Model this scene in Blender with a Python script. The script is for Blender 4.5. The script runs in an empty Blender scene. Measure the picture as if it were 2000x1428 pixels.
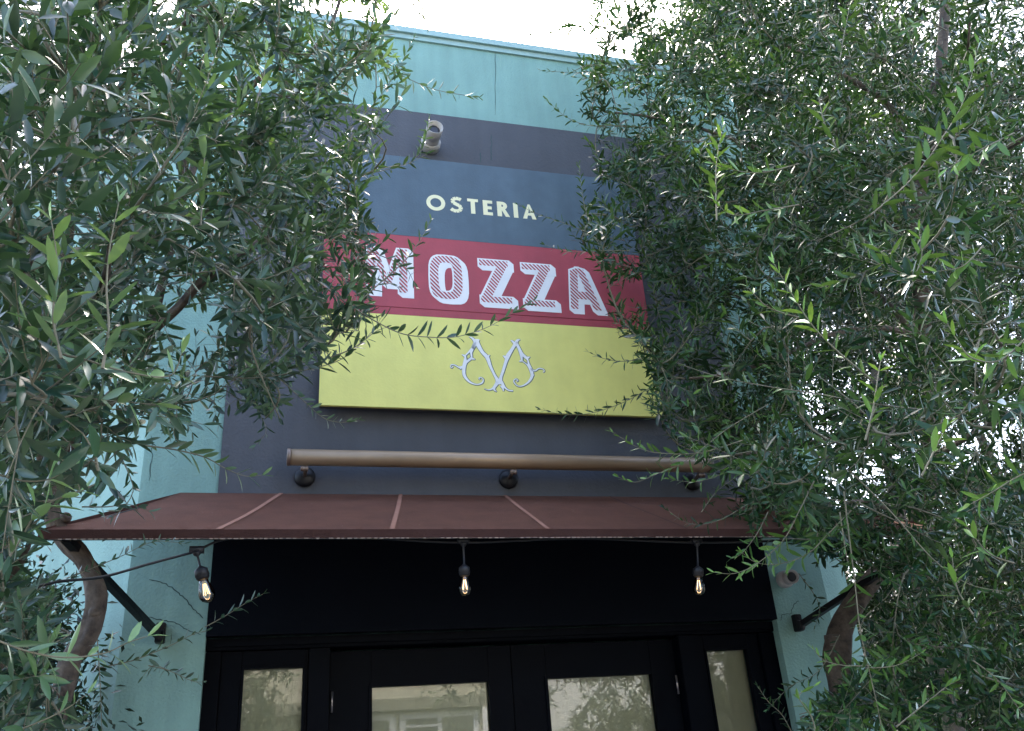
import bpy, bmesh, math, random
import numpy as np
from mathutils import Vector, Matrix
random.seed(7); rng = np.random.default_rng(7)
R_ = math.radians
scene = bpy.context.scene
col = scene.collection

# ---------------------------------------------------------------- camera
F_PX, YAW, PITCH, ROLL = 1671.36, 0.283177, 0.444297, -0.0754677   # focal length in px of a 2000 px wide picture
CAM = np.array([0.0, -4.6, 1.65])
def basis(y, p, r):
    cy, sy, cp, sp, cr, sr = math.cos(y), math.sin(y), math.cos(p), math.sin(p), math.cos(r), math.sin(r)
    fwd = np.array([sy*cp, cy*cp, sp]); rt = np.array([cy, -sy, 0.0]); up = np.cross(rt, fwd)
    return cr*rt + sr*up, -sr*rt + cr*up, fwd
CR, CU, CF = basis(YAW, PITCH, ROLL)
cd = bpy.data.cameras.new('camera'); cam = bpy.data.objects.new('camera', cd); col.objects.link(cam)
cd.sensor_width = 36.0; cd.lens = F_PX/2000*36; cd.clip_start = 0.05; cd.clip_end = 500
M = Matrix.Identity(4)
for i in range(3):
    M[i][0] = CR[i]; M[i][1] = CU[i]; M[i][2] = -CF[i]; M[i][3] = CAM[i]
cam.matrix_world = M
scene.camera = cam
scene.render.resolution_x, scene.render.resolution_y = 1024, 731

# ---------------------------------------------------------------- sky, sun, exposure
SUN_EL, SUN_AZ = R_(55), R_(14)           # behind and above the building, azimuth from +Y towards +X
w = bpy.data.worlds.new('World'); scene.world = w; w.use_nodes = True
nt = w.node_tree; bg = nt.nodes['Background']
sky = nt.nodes.new('ShaderNodeTexSky'); sky.sky_type = 'NISHITA'; sky.sun_disc = False
sky.sun_elevation = SUN_EL; sky.sun_rotation = SUN_AZ
sky.air_density = 1.0; sky.dust_density = 4.0; sky.ozone_density = 1.5
nt.links.new(sky.outputs[0], bg.inputs[0]); bg.inputs[1].default_value = 0.15
sl = bpy.data.lights.new('sun', 'SUN'); sl.energy = 2.0; sl.angle = R_(0.5); sl.color = (1, .95, .87)
so = bpy.data.objects.new('sun', sl); col.objects.link(so)
sd = Vector((math.sin(SUN_AZ)*math.cos(SUN_EL), math.cos(SUN_AZ)*math.cos(SUN_EL), math.sin(SUN_EL)))
so.rotation_euler = sd.to_track_quat('Z', 'Y').to_euler(); so.location = (0, 0, 20)
scene.view_settings.view_transform = 'Standard'; scene.view_settings.look = 'None'
scene.view_settings.exposure = 2.8; scene.view_settings.gamma = 1

# ---------------------------------------------------------------- helpers
def at(x, y, Y=0.0):
    """a measured direction and a depth behind/before the facade -> a place in metres"""
    d = CR*(x-1000) - CU*(y-714) + CF*F_PX
    return CAM + d*((Y-CAM[1])/d[1])
def atv(x, y, Y=0.0): return Vector(at(x, y, Y))
def proj(P):
    v = np.asarray(P)-CAM; z = v@CF
    return 1000+F_PX*(v@CR)/z, 714-F_PX*(v@CU)/z

def mat(name, base, rough=.6, metal=0.0, spec=.5, bump=0, bscale=40, var=0, vscale=3, col2=None, emit=None, estr=0, stain=0, specks=False):
    m = bpy.data.materials.new(name); m.use_nodes = True; t = m.node_tree; b = t.nodes['Principled BSDF']
    b.inputs['Base Color'].default_value = (*base, 1); b.inputs['Roughness'].default_value = rough
    b.inputs['Metallic'].default_value = metal; b.inputs['Specular IOR Level'].default_value = spec
    tc = t.nodes.new('ShaderNodeTexCoord')
    if var or col2:
        n = t.nodes.new('ShaderNodeTexNoise'); n.inputs['Scale'].default_value = vscale; n.inputs['Detail'].default_value = 8
        n.inputs['Roughness'].default_value = .65
        t.links.new(tc.outputs['Object'], n.inputs['Vector'])
        r = t.nodes.new('ShaderNodeValToRGB'); r.color_ramp.elements[0].position = .3; r.color_ramp.elements[1].position = .72
        c2 = col2 or tuple(c*(1-var) for c in base)
        r.color_ramp.elements[0].color = (*c2, 1); r.color_ramp.elements[1].color = (*base, 1)
        t.links.new(n.outputs[0], r.inputs[0]); out = r.outputs[0]
        if stain:   # rain streaks: noise stretched along Z
            mp = t.nodes.new('ShaderNodeMapping'); mp.inputs['Scale'].default_value = (7, 7, .5)
            t.links.new(tc.outputs['Object'], mp.inputs[0])
            n2 = t.nodes.new('ShaderNodeTexNoise'); n2.inputs['Scale'].default_value = 1.0; n2.inputs['Detail'].default_value = 6
            t.links.new(mp.outputs[0], n2.inputs['Vector'])
            r2 = t.nodes.new('ShaderNodeValToRGB'); r2.color_ramp.elements[0].position = .35; r2.color_ramp.elements[1].position = .6
            r2.color_ramp.elements[0].color = (1-stain, 1-stain, 1-stain, 1); r2.color_ramp.elements[1].color = (1, 1, 1, 1)
            t.links.new(n2.outputs[0], r2.inputs[0])
            mx = t.nodes.new('ShaderNodeMix'); mx.data_type = 'RGBA'; mx.blend_type = 'MULTIPLY'; mx.inputs[0].default_value = 1
            t.links.new(out, mx.inputs[6]); t.links.new(r2.outputs[0], mx.inputs[7]); out = mx.outputs[2]
        if specks:   # dust and droppings: small pale flecks
            vo = t.nodes.new('ShaderNodeTexVoronoi'); vo.inputs['Scale'].default_value = 26; t.links.new(tc.outputs['Object'], vo.inputs['Vector'])
            r3 = t.nodes.new('ShaderNodeValToRGB'); r3.color_ramp.elements[0].position = .05; r3.color_ramp.elements[1].position = .075
            r3.color_ramp.elements[0].color = (1, 1, 1, 1); r3.color_ramp.elements[1].color = (0, 0, 0, 1); t.links.new(vo.outputs['Distance'], r3.inputs[0])
            sc_ = t.nodes.new('ShaderNodeSeparateColor'); t.links.new(vo.outputs['Color'], sc_.inputs[0])
            gt = t.nodes.new('ShaderNodeMath'); gt.operation = 'GREATER_THAN'; gt.inputs[1].default_value = .80; t.links.new(sc_.outputs[0], gt.inputs[0])
            ml = t.nodes.new('ShaderNodeMath'); ml.operation = 'MULTIPLY'; t.links.new(gt.outputs[0], ml.inputs[0]); t.links.new(r3.outputs[0], ml.inputs[1])
            m3 = t.nodes.new('ShaderNodeMix'); m3.data_type = 'RGBA'; t.links.new(ml.outputs[0], m3.inputs[0]); t.links.new(out, m3.inputs[6]); m3.inputs[7].default_value = (.5, .40, .34, 1); out = m3.outputs[2]
        t.links.new(out, b.inputs['Base Color'])
    if bump:
        n = t.nodes.new('ShaderNodeTexNoise'); n.inputs['Scale'].default_value = bscale; n.inputs['Detail'].default_value = 5
        t.links.new(tc.outputs['Object'], n.inputs['Vector'])
        bp = t.nodes.new('ShaderNodeBump'); bp.inputs['Strength'].default_value = bump; bp.inputs['Distance'].default_value = .01
        t.links.new(n.outputs[0], bp.inputs['Height']); t.links.new(bp.outputs[0], b.inputs['Normal'])
    if emit:
        b.inputs['Emission Color'].default_value = (*emit, 1); b.inputs['Emission Strength'].default_value = estr
    return m

def tag(o, label=None, cat=None, group=None, kind=None):
    if label: o['label'] = label
    if cat: o['category'] = cat
    if group: o['group'] = group
    if kind: o['kind'] = kind
    return o
def empty(name, loc, label, cat, group=None):
    o = bpy.data.objects.new(name, None); col.objects.link(o); o.location = loc; o.empty_display_size = .2
    return tag(o, label, cat, group)
def link(name, me, parent=None, mats=()):
    o = bpy.data.objects.new(name, me); col.objects.link(o)
    for m in mats: me.materials.append(m)
    if parent is not None:
        o.parent = parent
        if parent.type == 'EMPTY': o.matrix_parent_inverse = Matrix.Translation(-Vector(parent.location))   # meshes are modelled in world metres
    return o
def obj(name, bm, m, parent=None, smooth=False):
    me = bpy.data.meshes.new(name)
    bmesh.ops.recalc_face_normals(bm, faces=bm.faces)
    bm.to_mesh(me); bm.free()
    if smooth:
        for p in me.polygons: p.use_smooth = True
    ms = m if isinstance(m, (list, tuple)) else [m]
    return link(name, me, parent, ms)
def box(bm, x0, x1, y0, y1, z0, z1, bev=0.0):
    r = bmesh.ops.create_cube(bm, size=1)
    for v in r['verts']:
        v.co = Vector((x0+(v.co.x+.5)*(x1-x0), y0+(v.co.y+.5)*(y1-y0), z0+(v.co.z+.5)*(z1-z0)))
    if bev:
        es = list({e for v in r['verts'] for e in v.link_edges})
        bmesh.ops.bevel(bm, geom=es, offset=bev, segments=2, affect='EDGES')
def tube(bm, pts, rad, n=10, cap=True, mi=0):
    pts = [Vector(p) for p in pts]
    if not isinstance(rad, (list, tuple, np.ndarray)): rad = [rad]*len(pts)
    rings = []; ref = None
    for i, p in enumerate(pts):
        t = (pts[min(i+1, len(pts)-1)]-pts[max(i-1, 0)])
        if t.length < 1e-9: t = Vector((0, 0, 1))
        t.normalize()
        if ref is None: ref = t.orthogonal().normalized()
        ref = (ref - t*ref.dot(t))
        if ref.length < 1e-5: ref = t.orthogonal()
        ref.normalize(); b = t.cross(ref)
        rings.append([bm.verts.new(p + (ref*math.cos(2*math.pi*k/n) + b*math.sin(2*math.pi*k/n))*rad[i]) for k in range(n)])
    for a, c in zip(rings, rings[1:]):
        for k in range(n):
            f = bm.faces.new((a[k], a[(k+1) % n], c[(k+1) % n], c[k])); f.smooth = True; f.material_index = mi
    if cap:
        for r in (rings[0], rings[-1]):
            f = bm.faces.new(r); f.material_index = mi
def lathe(bm, origin, axis, prof, n=28, closed=False):
    """prof: list of (distance along axis, radius)"""
    axis = Vector(axis).normalized(); u = axis.orthogonal().normalized(); v = axis.cross(u); o = Vector(origin)
    rings = [[bm.verts.new(o+axis*h+(u*math.cos(2*math.pi*k/n)+v*math.sin(2*math.pi*k/n))*max(r, 1e-4)) for k in range(n)] for h, r in prof]
    for a, c in zip(rings, rings[1:]):
        for k in range(n):
            f = bm.faces.new((a[k], a[(k+1) % n], c[(k+1) % n], c[k])); f.smooth = True
    bm.faces.new(rings[0]); bm.faces.new(rings[-1])

# ---------------------------------------------------------------- materials
m_teal = mat('teal_stucco', (.25, .445, .405), .85, bump=.5, bscale=70, var=.24, vscale=1.3, stain=.16)
m_dark = mat('charcoal_stucco', (.078, .086, .103), .75, bump=.35, bscale=60, var=.2, vscale=2.2, stain=.10)
m_joinery = mat('black_paint', (.0015, .0028, .006), .5, spec=.05, bump=.1, bscale=30, var=.25, vscale=6)
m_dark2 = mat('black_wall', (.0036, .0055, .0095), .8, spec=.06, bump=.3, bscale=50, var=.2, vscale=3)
m_coping = mat('coping_metal', (.30, .46, .45), .5, var=.1)
m_blue = mat('blue_board', (.083, .135, .180), .6, bump=.15, bscale=80, var=.24, vscale=5, stain=.12)
m_red = mat('red_board', (.42, .062, .085), .6, bump=.1, bscale=70, var=.20, vscale=5, stain=.08)
m_yel = mat('yellow_board', (.78, .76, .22), .6, bump=.1, bscale=70, var=.13, vscale=4, stain=.05)
m_white = mat('white_lettering', (.80, .82, .84), .6, var=.06, vscale=12)
m_cream = mat('cream_lettering', (.82, .80, .52), .6, var=.06, vscale=12)
m_ink = mat('grey_outline', (.07, .12, .12), .6, var=.1)
m_edge = mat('board_edge', (.05, .05, .06), .6, var=.1)
m_canvas = mat('burgundy_canvas', (.235, .102, .068), .9, bump=.4, bscale=130, var=.26, vscale=7, specks=True)
m_seam = mat('faded_seam', (.29, .142, .10), .9, col2=(.245, .106, .068), vscale=16)
m_val = mat('dark_valance', (.12, .055, .045), .9, bump=.3, bscale=160, var=.2, vscale=6)
m_trim = mat('pale_stitching', (.42, .33, .27), .8, var=.3, vscale=30)
m_iron = mat('black_iron', (.008, .009, .012), .4, spec=.35, bump=.1, bscale=60, var=.2)
m_bronze = mat('bronze_tube', (.33, .235, .15), .42, metal=.35, bump=.05, bscale=50, var=.15, vscale=7)
m_cap = mat('bronze_cap', (.24, .19, .16), .4, metal=.5, var=.1)
m_fix = mat('white_lamp_housing', (.52, .50, .48), .45, var=.12, vscale=14)
m_hole = mat('lamp_inside', (.03, .03, .04), .3, var=.1)
m_rubber = mat('black_rubber', (.010, .011, .014), .5, bump=.05, bscale=90, var=.1)
m_fil = mat('warm_filament', (.9, .6, .3), .5, emit=(1, .62, .28), estr=.75, var=.05)
m_shade = mat('linen_blind', (.60, .60, .51), .9, bump=.15, bscale=220, var=.07, vscale=30)
m_crack = mat('crack_line', (.04, .085, .085), .9, var=.3)
m_bark = mat('olive_bark', (.165, .130, .098), .9, bump=.9, bscale=34, col2=(.030, .022, .019), vscale=16)
m_twig = mat('young_twig', (.20, .19, .13), .7, var=.35, vscale=18)
m_brick = mat('opposite_stucco', (.33, .31, .235), .85, bump=.2, bscale=20, var=.1)
m_wframe = mat('white_window_frame', (.62, .63, .62), .5, var=.05)
m_wglass = mat('dark_window_glass', (.05, .07, .075), .1, var=.1)
m_ochre = mat('ochre_banner', (.55, .36, .12), .6, var=.1)
m_steel = mat('hinge_steel', (.35, .32, .32), .35, metal=.8, var=.1)
m_pale_line = mat('pale_line_white', (.75, .76, .76), .5, var=.1)
m_walk = mat('pavement_concrete', (.11, .105, .10), .9, bump=.3, bscale=40, var=.18, vscale=2)
m_road = mat('asphalt', (.05, .05, .052), .9, bump=.4, bscale=120, var=.2, vscale=5)

def glass_mat(name, tint=(1, 1, 1), ior=1.5):
    m = bpy.data.materials.new(name); m.use_nodes = True; t = m.node_tree; t.nodes.clear()
    o = t.nodes.new('ShaderNodeOutputMaterial'); mx = t.nodes.new('ShaderNodeMixShader')
    tr = t.nodes.new('ShaderNodeBsdfTransparent'); gl = t.nodes.new('ShaderNodeBsdfGlossy'); fr = t.nodes.new('ShaderNodeFresnel')
    tr.inputs[0].default_value = (*tint, 1); gl.inputs['Roughness'].default_value = 0.015; fr.inputs[0].default_value = ior
    n = t.nodes.new('ShaderNodeTexNoise'); n.inputs['Scale'].default_value = 2.0
    bp = t.nodes.new('ShaderNodeBump'); bp.inputs['Strength'].default_value = .02
    t.links.new(n.outputs[0], bp.inputs['Height']); t.links.new(bp.outputs[0], gl.inputs['Normal'])
    t.links.new(fr.outputs[0], mx.inputs[0]); t.links.new(tr.outputs[0], mx.inputs[1]); t.links.new(gl.outputs[0], mx.inputs[2])
    t.links.new(mx.outputs[0], o.inputs[0]); return m
m_glass = glass_mat('window_glass', (.88, .92, .87), 2.0)
m_bulb = glass_mat('bulb_glass', (.95, .96, .95), 2.0)

def leaf_mat(name, top, under, young, transl=.13, rough=.30, spec=.50):
    m = bpy.data.materials.new(name); m.use_nodes = True; t = m.node_tree; L = t.links
    b = t.nodes['Principled BSDF']; out = t.nodes['Material Output']
    a = t.nodes.new('ShaderNodeAttribute'); a.attribute_name = 'tint'
    sp = t.nodes.new('ShaderNodeSeparateColor'); L.new(a.outputs['Color'], sp.inputs[0])
    def mixc(fac, c1, c2):
        x = t.nodes.new('ShaderNodeMix'); x.data_type = 'RGBA'
        if isinstance(fac, float): x.inputs[0].default_value = fac
        else: L.new(fac, x.inputs[0])
        for i, c in ((6, c1), (7, c2)):
            if isinstance(c, tuple): x.inputs[i].default_value = (*c, 1)
            else: L.new(c, x.inputs[i])
        return x.outputs[2]
    geo = t.nodes.new('ShaderNodeNewGeometry')
    old = mixc(sp.outputs[0], top, tuple(c*4.2 for c in top))
    tc = mixc(sp.outputs[1], old, young)
    un = mixc(sp.outputs[0], tuple(c*.55 for c in under), tuple(c*1.9 for c in under))
    uc = mixc(sp.outputs[1], un, tuple(c*1.1 for c in young))
    c = mixc(geo.outputs['Backfacing'], tc, uc)
    L.new(c, b.inputs['Base Color']); b.inputs['Roughness'].default_value = rough
    b.inputs['Specular IOR Level'].default_value = spec
    tl = t.nodes.new('ShaderNodeBsdfTranslucent')
    gr = mixc(sp.outputs[1], (.08, .18, .03), (.38, .55, .08)); L.new(gr, tl.inputs[0])
    mx = t.nodes.new('ShaderNodeMixShader'); mx.inputs[0].default_value = transl
    L.new(b.outputs[0], mx.inputs[1]); L.new(tl.outputs[0], mx.inputs[2]); L.new(mx.outputs[0], out.inputs[0])
    return m
m_leaf = leaf_mat('olive_leaf', (.0045, .0165, .0130), (.030, .062, .048), (.20, .36, .14))
m_leaf2 = leaf_mat('olive_leaf_green', (.0026, .0145, .0065), (.011, .036, .017), (.17, .36, .06), spec=.32, rough=.28, transl=.10)
m_leaf3 = leaf_mat('far_leaf', (.0035, .012, .006), (.007, .018, .008), (.03, .08, .02), .06)

# ---------------------------------------------------------------- ground
def sheet(name, x0, x1, y0, y1, z, m):
    bm = bmesh.new(); vs = [bm.verts.new(p) for p in ((x0, y0, z), (x1, y0, z), (x1, y1, z), (x0, y1, z))]; bm.faces.new(vs)
    return tag(obj(name, bm, m), kind='structure')
sheet('ground', -200, 200, -200, 200, -.15, mat('ground_dirt', (.16, .15, .13), .95, var=.2))
bm = bmesh.new(); box(bm, -40, 40, -6.2, 0.5, -.14, 0); tag(obj('pavement', bm, m_walk), kind='structure')
sheet('road', -40, 40, -15.5, -6.2, -.145, m_road)
bm = bmesh.new(); box(bm, -40, 40, -19, -15.5, -.14, 0); tag(obj('far_pavement', bm, m_walk), kind='structure')

# ---------------------------------------------------------------- restaurant building
ROOF = 6.60; XL, XR = -.716, 3.196
bld = empty('restaurant_building', (1.24, 0, 0), 'teal stucco building front with charcoal centre panel, double doors and flat parapet', 'building')
plan = [(XL, 0), (XR, 0), (3.43, .10), (3.43, 9), (-5.5, 9), (-5.5, 7.8), (-.966-.335*3.0, .5+.507*3.0)]
# front with an opening for the entrance: built as pieces that butt
def prism(bm, poly, z0, z1):
    a = [bm.verts.new((x, y, z0)) for x, y in poly]; b = [bm.verts.new((x, y, z1)) for x, y in poly]
    n = len(poly)
    for i in range(n): bm.faces.new((a[i], a[(i+1) % n], b[(i+1) % n], b[i]))
    bm.faces.new(a); bm.faces.new(b)
bm = bmesh.new()
DX0, DX1, DZ = -.33, 2.83, 2.36          # entrance recess
prism(bm, plan, DZ, ROOF)
lp = [(XL, 0), (DX0, 0), (DX0, .45), (DX1, .45), (DX1, 0), (XR, 0), (3.43, .10), (3.43, 9), (-5.5, 9), (-5.5, 7.8), plan[-1]]
prism(bm, lp, 0, DZ)
bmesh.ops.remove_doubles(bm, verts=bm.verts, dist=1e-4)
obj('wall', bm, m_teal, bld)
# coping along the roof edge
bm = bmesh.new()
def offs(poly, d):
    n = len(poly); r = []
    for i in range(n):
        p0, p1, p2 = Vector(poly[i-1]), Vector(poly[i]), Vector(poly[(i+1) % n])
        a = (p1-p0).normalized(); b = (p2-p1).normalized(); na = Vector((a.y, -a.x)); nb = Vector((b.y, -b.x))
        m = (na+nb).normalized(); r.append(tuple(p1 + m*d/max(.3, m.dot(na))))
    return r
prism(bm, offs(plan, .035), ROOF-.005, ROOF+.05)
prism(bm, offs(plan, .016), ROOF-.05, ROOF-.006)
obj('coping', bm, m_coping, bld)
# charcoal panel, proud of the stucco by 12 mm
bm = bmesh.new(); box(bm, DX0, DX1, -.012, .05, 2.95, 5.865)
obj('charcoal_panel', bm, m_dark, bld)
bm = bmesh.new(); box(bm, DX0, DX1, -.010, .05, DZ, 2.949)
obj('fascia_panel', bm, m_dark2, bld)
# dark scuffs and hairline vertical marks on the panel above the sign
def ribbon(bm, pts, w, y):
    pts = [Vector((p[0], y, p[1])) for p in pts]
    prev = None
    for i, p in enumerate(pts):
        t = (pts[min(i+1, len(pts)-1)]-pts[max(i-1, 0)]).normalized(); s = Vector((-t.z, 0, t.x))
        ww = w*(.35 if i in (0, len(pts)-1) else .7+.5*random.random())
        a, b = bm.verts.new(p+s*ww/2), bm.verts.new(p-s*ww/2)
        if prev: bm.faces.new((prev[0], a, b, prev[1]))
        prev = (a, b)
def crackline(bm, px, w, y, jit=.004):
    P = [at(x, yy, 0) for x, yy in px]; out = []
    for a, b in zip(P, P[1:]):
        for k in range(5):
            q = a+(b-a)*k/5; out.append((q[0]+random.uniform(-jit, jit), q[2]+random.uniform(-jit, jit)))
    out.append((P[-1][0], P[-1][2])); ribbon(bm, out, w, y)
for pts_, w_, y_ in (([(292, 1131), (320, 1138), (345, 1155), (365, 1172), (378, 1190), (397, 1208)], .0045, -.0025), ([(290, 1205), (320, 1212), (345, 1218), (370, 1232), (392, 1240)], .0045, -.0025),
        ([(1524, 1212), (1528, 1200), (1545, 1198), (1550, 1180), (1560, 1174)], .0035, -.0025), ([(296, 850), (297, 890), (291, 940)], .004, -.0025),
        ([(958, 266), (959, 282), (958, 300), (958, 316)], .005, -.0145), ([(937, 300), (938, 312), (937, 320)], .005, -.0145), ([(968, 90), (967, 225)], .003, -.0025)):
    bm = bmesh.new(); crackline(bm, pts_, w_, y_); obj('crack', bm, m_crack, bld)

# entrance joinery: posts and head, sidelights, two doors, standing inside the recess
YJ = .06
bm = bmesh.new()
box(bm, DX0, DX1, YJ-.01, YJ+.14, 2.30, DZ-.003, .004)                # head
box(bm, DX0+.03, DX1-.03, YJ-.03, YJ-.012, 2.315, 2.345, .003)         # bead
for x0, x1 in ((DX0, DX0+.075), (.17, .275), (2.215, 2.32), (DX1-.10, DX1)):
    box(bm, x0, x1, YJ, YJ+.14, 0, 2.297, .004)
obj('door_surround', bm, m_joinery, bld)
def leaf_frame(bm, x0, x1, z1, y0, y1, st, top, bot=.25):
    box(bm, x0, x0+st, y0, y1, .01, z1, .003); box(bm, x1-st, x1, y0, y1, .01, z1, .003)
    box(bm, x0+st+.0005, x1-st-.0005, y0, y1, z1-top, z1, .003); box(bm, x0+st+.0005, x1-st-.0005, y0, y1, .01, bot, .003)
    g = .014   # glazing bead
    a0, a1, b0, b1 = x0+st, x1-st, bot, z1-top
    box(bm, a0+.001, a0+g, y0+.012, y1-.01, b0, b1); box(bm, a1-g, a1-.001, y0+.012, y1-.01, b0, b1)
    box(bm, a0+g, a1-g, y0+.0125, y1-.01, b1-g, b1-.001)
    return a0, a1, b0, b1
def panes(par, a0, a1, b0, b1, yg):
    bm = bmesh.new(); vs = [bm.verts.new(p) for p in ((a0, yg, b0), (a1, yg, b0), (a1, yg, b1), (a0, yg, b1))]; bm.faces.new(vs)
    obj('glass_pane', bm, m_glass, par)
    bm = bmesh.new(); N = 16
    for i in range(N):        # linen blind hanging right behind the glass, faintly rippled
        xa, xb = a0+(a1-a0)*i/N, a0+(a1-a0)*(i+1)/N
        ya, yb = yg+.022+.0015*math.sin(i*1.3), yg+.022+.0015*math.sin((i+1)*1.3)
        f = bm.faces.new([bm.verts.new(p) for p in ((xa, ya, b0), (xb, yb, b0), (xb, yb, b1), (xa, ya, b1))])
    obj('blind', bm, m_shade, par)
# sidelights  (x0, x1, top of glass)
for (x0, x1, gl0, gl1, zt) in ((DX0+.077, .168, -.155, .155, 2.222), (2.322, DX1-.102, 2.375, 2.655, 2.222)):
    bm = bmesh.new()
    y0, y1 = YJ+.02, YJ+.075
    box(bm, x0, gl0, y0, y1, .01, 2.296, .003); box(bm, gl1, x1, y0, y1, .01, 2.296, .003)
    box(bm, gl0+.0005, gl1-.0005, y0, y1, zt, 2.296, .003); box(bm, gl0+.0005, gl1-.0005, y0, y1, .01, .3, .003)
    g = .012
    box(bm, gl0+.001, gl0+g, y0-.008, y0+.03, .3, zt); box(bm, gl1-g, gl1-.001, y0-.008, y0+.03, .3, zt); box(bm, gl0+g, gl1-g, y0-.0085, y0+.03, zt-g, zt-.001)
    fr = obj('sidelight_window', bm, m_joinery, bld)
    panes(fr, gl0+.001, gl1-.001, .3, zt, y0+.035)
YD = .13
k = (4.6+YD+.02)/4.6
for (x0, x1, gl0, gl1) in ((.28, 1.2435, .475*k, 1.079*k), (1.2465, 2.21, 1.392*k, 1.991*k)):
    bm = bmesh.new(); y0, y1 = YD, YD+.045; zt = 1.65+.443*k
    box(bm, x0, gl0, y0, y1, .01, 2.285, .003); box(bm, gl1, x1, y0, y1, .01, 2.285, .003)
    box(bm, gl0+.0005, gl1-.0005, y0, y1, zt, 2.285, .003); box(bm, gl0+.0005, gl1-.0005, y0, y1, .01, .3, .003)
    g = .012
    box(bm, gl0-.012, gl0+.004, y0-.010, y0+.02, .3, zt+.012); box(bm, gl1-.004, gl1+.012, y0-.010, y0+.02, .3, zt+.012)
    box(bm, gl0+.004, gl1-.004, y0-.0105, y0+.02, zt-.004, zt+.012)
    d = obj('door', bm, m_joinery, bld)
    panes(d, gl0+.001, gl1-.001, .3, zt, y0+.024)
    hx = x0+.012 if x0 < 1 else x1-.012
    bm = bmesh.new(); tube(bm, [(hx, y0-.012, 1.99), (hx, y0-.012, 2.09)], .006, 8); obj('hinge', bm, m_steel, d)
    bm = bmesh.new(); hx = x1-.06 if x0 < 1 else x0+.06
    tube(bm, [(hx, y0, .95), (hx, y0-.05, .97), (hx, y0-.05, 1.23), (hx, y0, 1.25)], .009, 8); obj('handle', bm, m_steel, d)

# ---------------------------------------------------------------- sign board
YS = -.115; ks = (4.6+YS)/4.6
def S(x, z): return x*ks, 1.65+(z-1.65)*ks
sx0, sz0 = S(.177, 3.620); sx1, sz3 = S(2.310, 5.470)
_, sz1 = S(0, 4.241); _, sz2 = S(0, 4.828)
sign = empty('restaurant_sign', (1.2, YS, sz0), 'large hanging sign board in blue, red and yellow bands reading OSTERIA MOZZA', 'sign')
for nm, za, zb, mm in (('yellow_band', sz0, sz1, m_yel), ('red_band', sz1, sz2, m_red), ('blue_band', sz2, sz3, m_blue)):
    bm = bmesh.new(); box(bm, sx0, sx1, YS, YS+.022, za+.0007, zb-.0007); obj(nm, bm, mm, sign)
bm = bmesh.new()
box(bm, sx0+.004, sx1-.004, YS+.0225, YS+.06, sz0+.004, sz3-.004)
for x in (sx0+.2, (sx0+sx1)/2, sx1-.2):
    for z in (sz0+.15, sz3-.15): box(bm, x-.03, x+.03, YS+.0605, -.012, z-.03, z+.03)
obj('backing_frame', bm, m_edge, sign)
# a shallow lap seam that runs along the red band
zs_ = at(760, 599, YS)[2]; bm = bmesh.new(); tube(bm, [(sx0+.12, YS-.0005, zs_), (sx1-.1, YS-.0005, zs_)], .0022, 5)
obj('lap_seam', bm, mat('seam_red', (.24, .02, .03), .6, var=.1), sign)

def flat(bm, poly, y0, thick):
    """convex 2D polygon (x,z) as a thin raised plate whose face is at y0-thick"""
    if len(poly) < 3: return
    f = [bm.verts.new((x, y0-thick, z)) for x, z in poly]; bk = [bm.verts.new((x, y0, z)) for x, z in poly]
    bm.faces.new(f)
    for i in range(len(poly)): bm.faces.new((f[i], f[(i+1) % len(f)], bk[(i+1) % len(f)], bk[i]))
def hull(P):
    P = sorted(set((round(a, 6), round(b, 6)) for a, b in P))
    def half(P):
        h = []
        for p in P:
            while len(h) > 1 and (h[-1][0]-h[-2][0])*(p[1]-h[-2][1])-(h[-1][1]-h[-2][1])*(p[0]-h[-2][0]) <= 0: h.pop()
            h.append(p)
        return h[:-1]
    return half(P)+half(P[::-1])
def clip(poly, px, pz, nx, nz):
    out = []
    for i in range(len(poly)):
        a, b = poly[i], poly[(i+1) % len(poly)]
        da, db = (a[0]-px)*nx+(a[1]-pz)*nz, (b[0]-px)*nx+(b[1]-pz)*nz
        if da >= 0: out.append(a)
        if (da >= 0) != (db >= 0):
            t = da/(da-db); out.append((a[0]+(b[0]-a[0])*t, a[1]+(b[1]-a[1])*t))
    return out
def stroke(a, b, wd):
    d = Vector((b[0]-a[0], b[1]-a[1])).normalized(); s = Vector((-d.y, d.x))*wd/2
    return [(a[0]+s.x, a[1]+s.y), (a[0]-s.x, a[1]-s.y), (b[0]-s.x, b[1]-s.y), (b[0]+s.x, b[1]+s.y)]
def ring(cx, cz, rx, rz, wx, wz, n, a0=0, a1=2*math.pi, ex=2.0):
    out = []
    def pt(t, rx, rz):
        c, s = math.cos(t), math.sin(t)
        return (cx+rx*math.copysign(abs(c)**(2/ex), c), cz+rz*math.copysign(abs(s)**(2/ex), s))
    for i in range(n):
        t0, t1 = a0+(a1-a0)*i/n, a0+(a1-a0)*(i+1)/n
        out.append([pt(t0, rx, rz), pt(t1, rx, rz), pt(t1, rx-wx, rz-wz), pt(t0, rx-wx, rz-wz)])
    return out
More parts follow.
